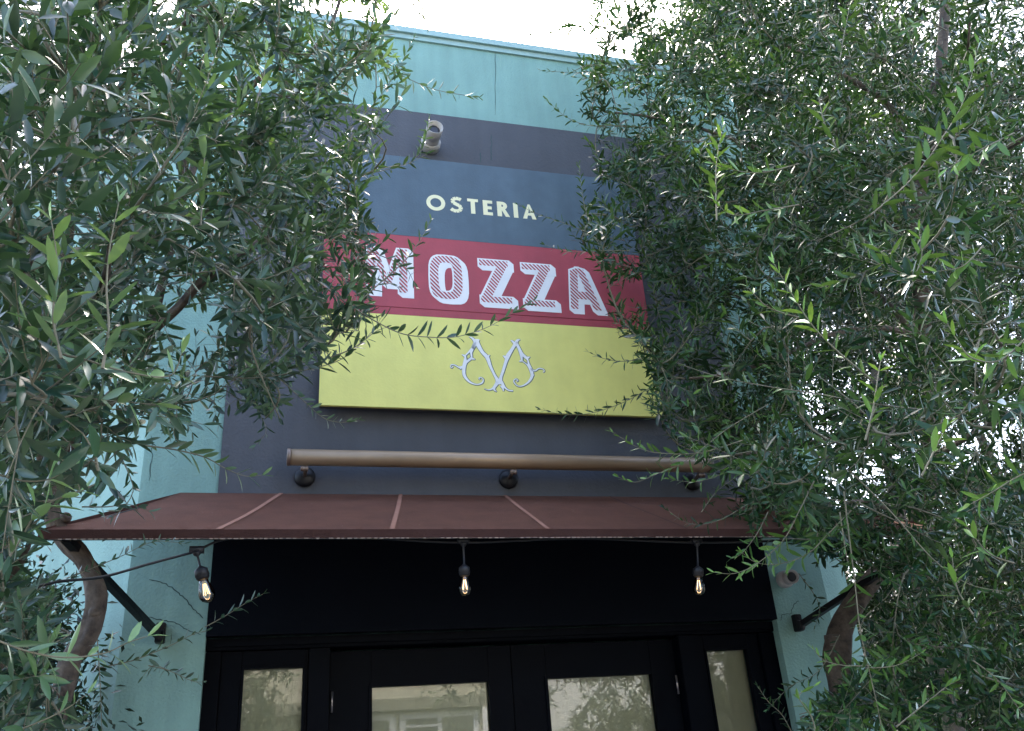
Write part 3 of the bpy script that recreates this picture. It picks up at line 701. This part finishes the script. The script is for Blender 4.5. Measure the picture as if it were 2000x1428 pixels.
class Tree:
    def __init__(s, inside):
        s.inside = inside; s.P = []; s.Tn = []; s.bm = bmesh.new(); s.lv = Leaves(); s.fine = []
        s.bms = bmesh.new()
    def limb(s, pts, r0, r1, n=10, rough=.04):
        Q = smooth_pts([at(*p) for p in pts], 3 if r0 > .035 else 5)
        m = len(Q); rad = [(r0+(r1-r0)*(i/(m-1))**.8)*(1+.07*math.sin(i*.55+r0*99)+.03*math.sin(i*1.3)) for i in range(m)]
        if r0 > .035: n = 22
        k0 = len(s.bm.verts); tube(s.bm, Q, rad, n, mi=0)
        if r0 > .035:      # gnarled, fluted surface
            s.bm.verts.ensure_lookup_table(); a = rng.uniform(0, 6, 4)
            for i in range(len(Q)):
                for k_ in range(n):
                    th = 2*math.pi*k_/n; v = s.bm.verts[k0+i*n+k_]
                    d = .10*math.sin(3*th+i*.22+a[0])+.07*math.sin(5*th-i*.31+a[1])+.06*math.sin(2*th+i*.9+a[2])+rng.normal(0, .02)
                    v.co = Vector(Q[i])+(v.co-Vector(Q[i]))*(1+d)
        for i, q in enumerate(Q): s.P.append(q); s.Tn.append(nrm(Q[min(i+1, m-1)]-Q[max(i-1, 0)]))
    def branch(s, T, r=.0055):
        P = np.array(s.P); d = np.linalg.norm(P-T, axis=1); i = int(np.argmin(d)); dist = d[i]; A = P[i]
        if dist < .05: return
        ctrl = A+s.Tn[i]*dist*.45+(T-A)*.2+UP*dist*.10+rng.normal(0, .07, 3)*dist
        n = max(4, int(dist/.06)); Q = []
        ph = rng.uniform(0, 6.28, 3); am = .012*min(1, dist)
        for k_ in range(n+1):
            t = k_/n; Q.append((1-t)**2*A+2*t*(1-t)*ctrl+t*t*T+np.sin(ph+t*9)*am*t)
        r0 = min(.016, .0022+.0042*dist*1.3+.0008); r1 = .0016
        tube(s.bm, Q, [r0+(r1-r0)*(k_/n) for k_ in range(n+1)], 5, mi=0 if r0 > .006 else 1)
        for k_ in range(1, n+1):
            tn = nrm(Q[min(k_+1, n)]-Q[k_-1]); s.P.append(Q[k_]); s.Tn.append(tn)
            if k_ > n*.15 or dist < .4: s.fine.append((Q[k_], tn, k_ == n))
    def shoot(s, Q, L, young, W=None, pitch=None, dens=1.0, r0=.0020, bend_up=.0, tipyoung=True):
        """Q: polyline points of a leafy shoot, opposite pairs of leaves of length L"""
        st = float(rng.random()**1.8)
        Q = [np.array(q) for q in Q]; seg = [np.linalg.norm(b-a) for a, b in zip(Q, Q[1:])]; tot = sum(seg)
        m = len(Q); tube(s.bms, Q, [r0+(.0007-r0)*i/(m-1) for i in range(m)], 4, mi=0, cap=False)
        pitch = pitch or L*.50; npair = max(3, int(tot/pitch)); cum = np.concatenate([[0], np.cumsum(seg)])
        ref = nrm(np.cross(nrm(Q[1]-Q[0]), rng.normal(0, 1, 3))); 
        for k_ in range(npair+1):
            dd = tot*min(.999, (k_+.5)/(npair+.5)); i = int(np.searchsorted(cum, dd)-1); i = min(max(i, 0), m-2)
            f = (dd-cum[i])/max(1e-9, seg[i]); p = Q[i]+(Q[i+1]-Q[i])*f; tn = nrm(Q[i+1]-Q[i])
            ref = nrm(ref-tn*(ref@tn)); oth = np.cross(tn, ref)
            side = ref if k_ % 2 == 0 else oth
            frac = k_/npair; size = L*(1-.45*max(0, frac-.6)/.4)*(.75+.25*min(1, frac*4))
            yg = young*(.35+.65*frac) if tipyoung else young
            for sg_ in (1, -1):
                if rng.random() > dens: continue
                an = R_(rng.uniform(32, 72) if frac < .9 else rng.uniform(10, 30))
                sd = nrm(side*sg_+np.cross(tn, side)*rng.normal(0, .25))
                d = tn*math.cos(an)+sd*math.sin(an)+UP*bend_up+rng.normal(0, .08, 3)
                nn = nrm(tn*math.sin(an)-sd*math.cos(an))*.9+UP*.5+rng.normal(0, .25, 3)   # upper side to the tip / the sky
                l = size*rng.uniform(.75, 1.15)
                s.lv.add(p, d, nn, l, l*rng.uniform(.20, .285), float(np.clip(st*.75+.25*rng.random()**2+.15*frac, 0, 1)), np.clip(yg+rng.normal(0, .06), 0, 1))
    def foliage(s, per, lenf, youngf, twl=(.10, .22), prob=1.0, dens=.95):
        for (p, tn, end) in s.fine:
            k_ = per if not end else per+2
            for _ in range(k_):
                if not end and rng.random() > prob: continue
                d = nrm(tn*(.9 if end else .35)+nrm(rng.normal(0, 1, 3))*.8+UP*.28); L = rng.uniform(*twl)
                q = p+d*L
                x, y = proj(q)
                if (q-CAM)@CF < .75: continue
                if not s.inside(x, y): continue
                e = q+UP*L*rng.uniform(-.15, .25)+rng.normal(0, .02, 3)
                Q = [p, p+d*L*.33, p+d*L*.7+(e-q)*.4, e]
                x2, y2 = proj(e)
                if not s.inside(x2, y2): continue
                s.shoot(Q, lenf(x, y)*rng.uniform(.85, 1.15), youngf(x, y), dens=dens, r0=.0014)
    def finish(s, name, label, cat, lm, group=None, simple=False, base=None):
        root = empty(name, tuple(base), label, cat, group)
        obj('trunk', s.bm, [m_bark, m_twig], root); obj('twigs', s.bms, m_twig, root)
        link('crown', s.lv.mesh('crown', simple), root, [lm])
        return root

# ---- left olive
LM = [(-400, -300), (700, -300), (800, -40), (760, 60), (820, 130), (850, 170), (760, 200), (740, 240), (805, 285), (785, 335), (725, 350), (705, 400), (745, 440), (728, 500), (715, 560), (730, 610), (720, 670), (640, 710), (560, 745), (575, 800), (530, 850), (490, 870), (470, 800), (430, 770), (430, 850), (380, 880), (395, 925), (330, 930), (280, 950), (170, 955), (85, 985), (55, 1060), (90, 1110), (130, 1180), (125, 1260), (90, 1330), (170, 1400), (180, 1600), (-400, 1600)]
inL = lambda x, y: inpoly(x, y, LM)
tL = Tree(inL)
tY = -.78
tL.limb([(70, 1600, tY), (85, 1500, tY), (100, 1428, tY), (125, 1350, tY), (140, 1290, tY), (172, 1245, tY), (187, 1190, tY), (184, 1140, tY), (160, 1090, tY), (128, 1055, tY-.0), (104, 1015, tY), (96, 960, tY), (88, 900, tY-.05), (88, 820, tY-.2)], .047, .031, 16, .05)
base_l = at(70, 1600, tY)
tL.limb([(95, 920, tY-.03), (130, 872, -.9), (190, 805, -1.1), (250, 740, -1.2), (292, 655, -1.3), (350, 600, -1.4), (400, 545, -1.5), (480, 490, -1.5), (570, 430, -1.5)], .036, .011)
tL.limb([(90, 850, -.95), (110, 700, -1.3), (120, 550, -1.5), (140, 413, -1.6), (175, 240, -1.7), (188, 140, -1.75), (192, 0, -1.8), (200, -140, -1.8)], .034, .012)
tL.limb([(292, 655, -1.3), (325, 520, -1.3), (352, 400, -1.3), (368, 300, -1.35), (413, 256, -1.4), (470, 275, -1.4), (560, 330, -1.4)], .022, .008)
tL.limb([(352, 400, -1.3), (410, 250, -1.2), (470, 190, -1.2), (530, 136, -1.3), (570, 138, -1.3), (600, 110, -1.3), (650, 40, -1.3), (680, -60, -1.3)], .018, .009)
tL.limb([(88, 880, -.88), (30, 800, -1.5), (-10, 700, -2.2), (20, 600, -2.8), (60, 500, -3.1)], .028, .007)
tL.limb([(110, 700, -1.3), (160, 620, -2.0), (200, 560, -2.7), (215, 480, -3.0)], .02, .005)
tL.limb([(120, 550, -1.5), (40, 420, -1.8), (-40, 300, -2.1), (-60, 150, -2.3)], .02, .008)
tL.limb([(175, 240, -1.7), (280, 120, -2.0), (380, 30, -2.2), (470, -60, -2.2)], .016, .007)
tL.limb([(-60, 1600, -1.3), (-20, 1500, -1.3), (5, 1400, -1.3), (-10, 1320, -1.3), (-60, 1200, -1.3), (-80, 1060, -1.4)], .06, .03, 14)
tL.limb([(-60, 1200, -1.3), (-10, 1150, -1.5), (40, 1100, -1.6), (60, 1050, -1.7)], .018, .007)
def knot(tree, x, y, Y, r, out):
    c = atv(x, y, Y); d = Vector(out).normalized()
    lathe(tree.bm, c, d, [(-r*.6, r*1.5), (r*.3, r*1.25), (r*.75, r*.85), (r*.8, r*.55), (r*.55, r*.35), (r*.5, .0005)], 12)
knot(tL, 186, 1196, tY-.035, .017, (.5, -1, .1)); knot(tL, 130, 1010, tY-.03, .017, (.9, -.8, .5)); knot(tL, 118, 1350, tY-.04, .02, (.2, -1, .1))
def sampL():
    while True:
        x, y = rng.uniform(-160, 800), rng.uniform(-160, 1450)
        if not inL(x, y): continue
        if 230 < x < 450 and 560 < y < 960 and rng.random() < .8: continue
        if math.sin(x*.021+1)*math.sin(y*.026+x*.007) < -.35 and rng.random() < .7: continue
        if x < 260 and y < 420 and rng.random() < .45: continue
        if x > 600 and rng.random() < .25: continue
        f = min(1, max(0, (x-150)/550)); 
        lo, hi = -3.6+f*1.1, -1.0-f*.1
        if y > 1000: lo, hi = -2.3, -1.1
        Y = lo+(hi-lo)*rng.random()**.8
        return at(x, y, Y)
tg = [sampL() for _ in range(430)]
P0 = np.array(tL.P); tg.sort(key=lambda t: np.min(np.linalg.norm(P0-t, axis=1)))
for t in tg: tL.branch(t)
young_field = lambda x, y: float(np.clip(rng.beta(.5, 3.0), 0, 1))
tL.foliage(2, lambda x, y: .071, young_field, prob=.62)

def hero(tree, px, Y, L, young, dens=.95, r0=.0026, Y2=None, pitch=None, up=.05):
    n = len(px); Y2 = Y if Y2 is None else Y2
    Q = smooth_pts([at(x, y, Y+(Y2-Y)*i/(n-1)) for i, (x, y) in enumerate(px)], 5)
    tree.shoot(Q, L*1.42, young, dens=dens, r0=r0, pitch=pitch, bend_up=up)
for a in (
    ([(540, 500), (600, 535), (660, 580), (720, 620), (780, 650), (830, 658), (890, 658), (950, 640), (1000, 612), (1042, 588)], -2.35, .042, .12),
    ([(650, 470), (700, 478), (745, 500), (790, 520), (812, 560)], -2.2, .036, .08), ([(660, 540), (700, 510), (740, 480), (765, 455)], -2.2, .036, .05),
    ([(650, 560), (690, 560), (735, 545), (775, 560)], -2.1, .034, .05), ([(640, 430), (680, 450), (700, 500), (715, 560), (720, 610)], -2.2, .036, .1),
    ([(640, 700), (690, 680), (730, 650), (752, 640)], -2.2, .036, .05),
    ([(690, 600), (740, 555), (790, 510), (820, 470), (842, 430)], -2.3, .034, .15),
    ([(620, 60), (700, 100), (770, 140), (840, 172), (900, 185), (935, 190)], -1.7, .044, .1),
    ([(600, 350), (680, 345), (740, 335), (800, 318), (842, 296)], -1.8, .042, .25),
    ([(800, 320), (825, 290), (835, 250), (838, 228)], -1.8, .03, .2),
    ([(655, 275), (700, 235), (745, 185), (780, 130), (808, 75)], -1.9, .043, .05),
    ([(480, 690), (540, 735), (590, 780), (630, 815), (665, 825), (700, 820)], -1.8, .032, .3),
    ([(280, 870), (340, 878), (400, 893), (440, 915), (480, 930), (512, 928)], -2.3, .048, .45),
    ([(400, 735), (500, 738), (600, 722), (670, 700), (720, 655), (745, 620)], -2.1, .046, .08),
    ([(-40, 1235), (40, 1268), (120, 1284), (200, 1277), (250, 1255), (288, 1243)], -2.9, .045, .75),
    ([(190, 1305), (260, 1290), (330, 1262), (375, 1240), (402, 1232)], -1.15, .036, .1),
    ([(400, 1225), (440, 1203), (480, 1178), (514, 1160)], -1.1, .034, .05),
    ([(40, 1425), (100, 1400), (140, 1378), (170, 1355)], -2.3, .045, .7),
    ([(-10, 1130), (30, 1070), (70, 1005), (110, 975), (155, 960)], -3.0, .045, .8),
    ([(-60, 920), (0, 928), (50, 940), (100, 935), (132, 913)], -3.2, .042, .95),
    ([(200, 720), (212, 640), (208, 560), (215, 480), (232, 395)], -3.5, .050, .75),
    ([(120, 700), (104, 620), (112, 520), (100, 430)], -3.5, .050, .95),
    ([(40, 640), (120, 690), (160, 700), (240, 725), (330, 735), (355, 690)], -3.4, .046, .7),
    ([(392, 440), (398, 340), (402, 250), (408, 160), (400, 120)], -3.0, .046, .8),
    ([(500, 200), (515, 150), (520, 100)], -2.9, .042, .7),
    ([(800, -60), (812, 0), (826, 35), (838, 58)], -1.8, .036, .0),
    ([(160, 990), (210, 990), (250, 985), (290, 998)], -1.9, .05, .05),
    ([(130, 1130), (180, 1110), (240, 1085), (300, 1058), (360, 1062)], -1.0, .036, .05),
    ([(330, 1310), (300, 1300), (280, 1320)], -1.1, .036, .05),
    ([(190, 1250), (196, 1340), (198, 1400), (200, 1440)], -1.3, .042, .05),
    ([(290, 1300), (330, 1310), (375, 1330), (395, 1332)], -1.0, .03, .05),
    ([(490, 640), (480, 720), (500, 790), (520, 840), (500, 868)], -1.8, .036, .05),
    ([(330, 730), (345, 800), (340, 850), (370, 880)], -1.9, .04, .05),
    ([(690, 260), (665, 340), (680, 420), (705, 500), (700, 560)], -1.9, .042, .15),
    ([(560, 300), (640, 240), (700, 215), (745, 240)], -1.9, .045, .1),
    ([(240, 900), (260, 960), (220, 1010), (190, 1000)], -1.7, .042, .05),
    ): hero(tL, *a)
tL.finish('olive_tree', 'olive tree with curved trunk at left, branches hanging over the left end of the awning', 'tree', m_leaf, 'olive trees flanking the entrance', base=(base_l[0], tY, 0))

# ---- right olive
RM = [(1120, -300), (2500, -300), (2500, 1600), (1560, 1600), (1560, 1380), (1640, 1330), (1700, 1250), (1690, 1120), (1560, 1090), (1480, 1060), (1430, 1010), (1460, 960), (1400, 930), (1330, 900), (1300, 840), (1250, 800), (1260, 740), (1230, 690), (1180, 640), (1180, 560), (1150, 500), (1090, 470), (1135, 420), (1165, 350), (1140, 290), (1150, 240), (1090, 200), (1120, 130), (1060, 70), (1130, 30)]
inR = lambda x, y: inpoly(x, y, RM)
tR = Tree(inR)
ry = -.42
tR.limb([(1665, 1600, ry), (1655, 1500, ry), (1648, 1418, ry), (1640, 1330, ry), (1636, 1275, ry), (1650, 1215, ry), (1700, 1140, ry), (1755, 1075, ry+.02), (1797, 1000, ry), (1815, 900, -.5), (1808, 780, -.6), (1802, 640, -.8), (1792, 450, -1.0), (1806, 300, -1.2), (1840, 100, -1.4), (1850, -100, -1.5)], .075, .034, 16, .05)
base_r = at(1665, 1600, ry)
tR.limb([(1650, 1285, ry), (1628, 1262, ry-.02), (1622, 1240, ry-.03)], .05, .03, 12)
for pts, r0, r1 in (
    ([(1802, 680, -.75), (1740, 600, -.7), (1680, 558, -.6), (1610, 566, -.5), (1520, 600, -.5), (1420, 570, -.5), (1340, 520, -.5)], .024, .007),
    ([(1804, 660, -.75), (1720, 640, -.9), (1620, 655, -1.0), (1520, 700, -1.1), (1420, 730, -1.2), (1340, 740, -1.2)], .018, .006),
    ([(1800, 330, -1.15), (1740, 210, -1.2), (1650, 150, -1.2), (1540, 90, -1.2), (1430, 30, -1.1), (1330, -40, -1.0)], .024, .008),
    ([(1800, 440, -1.0), (1880, 350, -1.4), (1950, 300, -1.8), (2060, 240, -2.2)], .024, .008),
    ([(1810, 800, -.6), (1700, 845, -.8), (1600, 862, -1.0), (1500, 880, -1.2), (1420, 890, -1.3)], .02, .006),
    ([(1792, 470, -1.0), (1650, 385, -.9), (1500, 300, -.8), (1380, 255, -.7), (1280, 230, -.6), (1200, 220, -.6)], .022, .007),
    ([(1812, 900, -.5), (1880, 860, -1.2), (1950, 820, -2.0), (2060, 760, -2.8)], .022, .007),
    ([(1792, 450, -1.0), (1760, 380, -1.8), (1800, 320, -2.5), (1850, 260, -3.0)], .018, .005),
    ([(1810, 780, -.6), (1760, 830, -1.4), (1720, 860, -2.1), (1700, 820, -2.6)], .015, .005),
    ([(1800, 960, -.45), (1760, 1000, -1.0), (1700, 980, -1.6), (1660, 980, -2.0)], .014, .005)):
    tR.limb(pts, r0, r1)
def sampR():
    while True:
        x, y = rng.uniform(1050, 2150), rng.uniform(-160, 1450)
        if not inR(x, y): continue
        if x > 1600 and 560 < y < 760 and rng.random() < .45: continue
        if x > 1650 and y > 760 and rng.random() < .30: continue
        if x < 1240 and rng.random() < .35: continue
        f = min(1, max(0, (x-1200)/650))
        lo, hi = -1.6-f*1.6, -.35
        if y > 1050: lo, hi = -1.9, -.6
        if x < 1500: hi = -.30
        Y = lo+(hi-lo)*rng.random()**.55
        return at(x, y, Y)
tg = [sampR() for _ in range(960)]
P0 = np.array(tR.P); tg.sort(key=lambda t: np.min(np.linalg.norm(P0-t, axis=1)))
for t in tg: tR.branch(t)
tR.foliage(2, lambda x, y: .069, lambda x, y: young_field(x, y)*.75, prob=.85)
print('LEAVES', len(tL.lv.B), len(tR.lv.B))
for a in (
    ([(1500, 790), (1420, 838), (1340, 900), (1285, 925), (1240, 942), (1208, 932)], -1.9, .040, .45),
    ([(1450, 860), (1370, 884), (1300, 886), (1250, 876), (1198, 845)], -1.9, .040, .45),
    ([(1480, 890), (1420, 922), (1360, 941), (1308, 936)], -1.8, .038, .35),
    ([(1290, 745), (1220, 785), (1150, 808), (1095, 808), (1056, 800)], -.8, .040, .05),
    ([(1290, 690), (1230, 705), (1185, 702), (1150, 688)], -.8, .036, .05),
    ([(1280, 250), (1200, 246), (1150, 245), (1105, 228), (1066, 194)], -1.2, .038, .2),
    ([(1260, 165), (1190, 142), (1120, 142), (1058, 138)], -1.0, .04, .05),
    ([(1230, 490), (1170, 490), (1110, 492), (1064, 478)], -1.2, .036, .2),
    ([(1220, 470), (1160, 458), (1100, 435), (1050, 418), (1012, 400)], -1.0, .034, .15),
    ([(1170, 480), (1146, 420), (1136, 370), (1131, 322)], -1.2, .034, .25),
    ([(1130, 40), (1090, 60), (1050, 70), (1015, 60)], -.9, .04, .0),
    ([(1590, 940), (1560, 1000), (1530, 1055), (1480, 1100), (1435, 1120), (1395, 1118)], -2.2, .040, .55),
    ([(1680, 980), (1620, 1040), (1580, 1080), (1530, 1100), (1480, 1100), (1450, 1080)], -2.0, .042, .5),
    ([(1648, 960), (1660, 1060), (1670, 1140), (1680, 1230), (1700, 1320), (1718, 1400), (1725, 1460)], -2.4, .042, .35),
    ([(1640, 1000), (1652, 1080), (1660, 1110)], -2.3, .03, .35),
    ([(1460, 985), (1400, 1018), (1345, 1022), (1298, 992)], -1.4, .032, .1),
    ([(1700, 420), (1780, 350), (1840, 270), (1885, 190), (1912, 85)], -3.0, .056, .6),
    ([(1700, 740), (1640, 690), (1590, 640), (1550, 580), (1512, 515)], -3.1, .040, .95),
    ([(1800, 800), (1700, 788), (1600, 770), (1500, 755), (1400, 735), (1320, 708)], -2.6, .040, .3, .5),
    ([(2040, 620), (1960, 700), (1900, 700), (1870, 665), (1850, 632)], -3.3, .044, .8),
    ([(1690, 860), (1705, 800), (1714, 740), (1720, 705)], -3.1, .042, .9),
    ([(2060, 900), (1990, 930), (1940, 960), (1895, 985)], -3.1, .048, .65),
    ([(1400, 430), (1398, 350), (1402, 300), (1412, 245)], -2.8, .040, .8),
    ([(1560, 320), (1480, 338), (1400, 322), (1355, 290)], -2.8, .038, .75),
    ([(1560, 400), (1500, 410), (1430, 420), (1395, 390)], -2.8, .038, .75),
    ([(1660, 920), (1740, 1000), (1820, 1090), (1890, 1140), (1960, 1155)], -2.5, .036, .3, .3),
    ([(1700, 1300), (1650, 1300), (1610, 1290), (1590, 1270)], -1.9, .036, .5),
    ([(1690, 1305), (1750, 1300), (1800, 1275)], -1.9, .036, .55),
    ([(1560, 1460), (1530, 1400), (1500, 1370), (1480, 1340)], -1.2, .030, .1),
    ([(1640, 1240), (1600, 1310), (1545, 1340), (1500, 1385)], -1.0, .034, .05),
    ([(1600, 1460), (1585, 1400), (1560, 1360), (1590, 1340)], -2.2, .034, .6),
    ([(1750, 1420), (1800, 1380), (1850, 1340), (1870, 1330)], -2.4, .036, .5),
    ([(1560, 1120), (1600, 1180), (1590, 1230)], -.9, .03, .0),
    ([(1850, 60), (1800, 40), (1760, 60), (1740, 20)], -2.6, .05, .5),
    ([(1640, 120), (1650, 60), (1660, 10)], -2.6, .05, .4),
    ([(1370, 1000), (1400, 960), (1440, 930)], -1.6, .034, .3),
    ([(1500, 1000), (1480, 1040), (1450, 1080), (1430, 1090)], -1.8, .036, .35),
    ([(1980, 260), (1900, 300), (1850, 330)], -3.2, .046, .8), ([(1780, 560), (1800, 500), (1795, 450)], -3.1, .044, .8),
    ([(1640, 300), (1610, 240), (1600, 190)], -3.0, .042, .7), ([(1920, 480), (1880, 520), (1830, 530)], -3.2, .044, .75),
    ([(1800, 930), (1830, 870), (1850, 830)], -3.1, .042, .85), ([(1560, 620), (1500, 600), (1460, 560)], -2.8, .040, .6),
    ([(1900, 1200), (1870, 1150), (1860, 1090)], -2.9, .042, .8), ([(1980, 1100), (1930, 1080), (1890, 1030)], -3.0, .044, .7),
    ([(1900, 1290), (1950, 1330), (2000, 1400)], -2.4, .036, .5),
    ): hero(tR, *a)
tR.finish('olive_tree', 'olive tree with gnarled brown trunk at right, leaves overhanging the right end of the sign', 'tree', m_leaf2, 'olive trees flanking the entrance', base=(base_r[0], ry, 0))

# ---- trees beyond the right side of the building
def far_tree(cx, cy, cz, rad, n, label, trunk, seed, leafL=.06, cat='tree', per=4, group='dark trees beyond the building'):
    global rng
    rng = np.random.default_rng(seed)
    t = Tree(lambda x, y: True); P = trunk; m = len(P)
    tube(t.bm, smooth_pts(P, 5), list(np.linspace(.09, .03, (m-1)*5+1)), 10)
    for q in smooth_pts(P, 5)[6:]: t.P.append(q); t.Tn.append(UP)
    tg = []
    while len(tg) < n:
        v = rng.uniform(-1, 1, 3)
        if np.linalg.norm(v) > 1: continue
        tg.append(np.array([cx, cy, cz])+v*np.array(rad))
    P0 = np.array(t.P); tg.sort(key=lambda q: np.min(np.linalg.norm(P0-q, axis=1)))
    for q in tg: t.branch(q)
    for (p, tn, end) in t.fine:
        for _ in range(per):
            d = nrm(tn*.3+nrm(rng.normal(0, 1, 3))+UP*.1); L = rng.uniform(.1, .3)
            b = p+d*L*rng.random()
            for _k in range(5):
                dd = nrm(d+rng.normal(0, .7, 3)); l = leafL*rng.uniform(.7, 1.2)
                t.lv.add(b+rng.normal(0, .05, 3), dd, rng.normal(0, .6, 3)+UP, l, l*.38, rng.random()**2, float(rng.beta(.5, 6)))
    t.finish(name_, label, cat, m_leaf3, group, simple=True, base=(P[0][0], P[0][1], 0))
name_ = 'broadleaf_tree'
far_tree(6.0, 2.2, 4.6, (2.2, 1.6, 4.4), 620, 'dark tree with straight grey trunk just behind the right olive tree', [(4.62, .9, 0), (4.6, .9, 1.5), (4.66, .95, 2.6), (4.8, 1.1, 3.6), (5.2, 1.4, 4.8)], 11, .075)
far_tree(7.0, 2.2, 1.8, (2.6, 1.5, 2.3), 1000, 'low dense dark tree filling the lower right corner behind the others', [(7.2, 2.6, 0), (7.2, 2.6, 1.0), (7.3, 2.6, 2.0), (7.5, 2.6, 3.0)], 12, .085)
far_tree(7.2, 3.2, 9.0, (3.0, 1.8, 3.6), 700, 'tall dark tree crown reaching above the parapet at the upper right', [(8.2, 3.2, 0), (8.2, 3.2, 2.0), (8.1, 3.2, 4.0), (7.8, 3.2, 6.0), (7.5, 3.2, 8.0)], 16, .11)
name_ = 'filler_hedge'
far_tree(10.5, 5.6, 1.6, (5.5, 1.0, 2.2), 520, 'dark foliage added to close bright gaps behind the low tree at the lower right edge', [(10.2, 5.6, 0), (10.2, 5.6, .8), (10.3, 5.6, 1.6), (10.5, 5.6, 2.4)], 17, .15, 'filler_hedge')  # added foliage mass, there only to darken the bright gaps at lower right
name_ = 'shrub'
far_tree(-1.17, -.12, 1.5, (.42, .35, 1.25), 230, 'dark leafy shrub against the teal wall behind the left olive trunk', [(-1.17, -.12, 0), (-1.17, -.12, .6), (-1.17, -.12, 1.2), (-1.17, -.12, 1.8)], 13, .05, 'shrub')
name_ = 'street_tree'
far_tree(9.8, -16.6, 3.2, (3.2, 1.2, 2.4), 150, 'loose street tree across the road, mirrored in the right door and right sidelight', [(9.6, -16.6, 0), (9.6, -16.6, 1.2), (9.7, -16.6, 2.4), (9.8, -16.6, 3.4)], 14, .16, per=2, group='street trees across the road')
far_tree(-.6, -16.6, 2.8, (1.7, 1.0, 1.6), 90, 'small street tree across the road, mirrored in the left sidelight', [(-.6, -16.6, 0), (-.6, -16.6, 1.0), (-.55, -16.6, 2.0), (-.5, -16.6, 2.8)], 15, .16, per=2, group='street trees across the road')

# thin pale line slanting down among the right-hand trees
bm = bmesh.new(); tube(bm, [at(1700, 1075, .3), at(1740, 1120, .3), at(1800, 1187, .3), at(1860, 1250, .3), at(1925, 1318, .3)], .006, 6)
tag(obj('pale_line', bm, m_pale_line), 'thin white line slanting down behind the right olive trunk', 'pale_line')
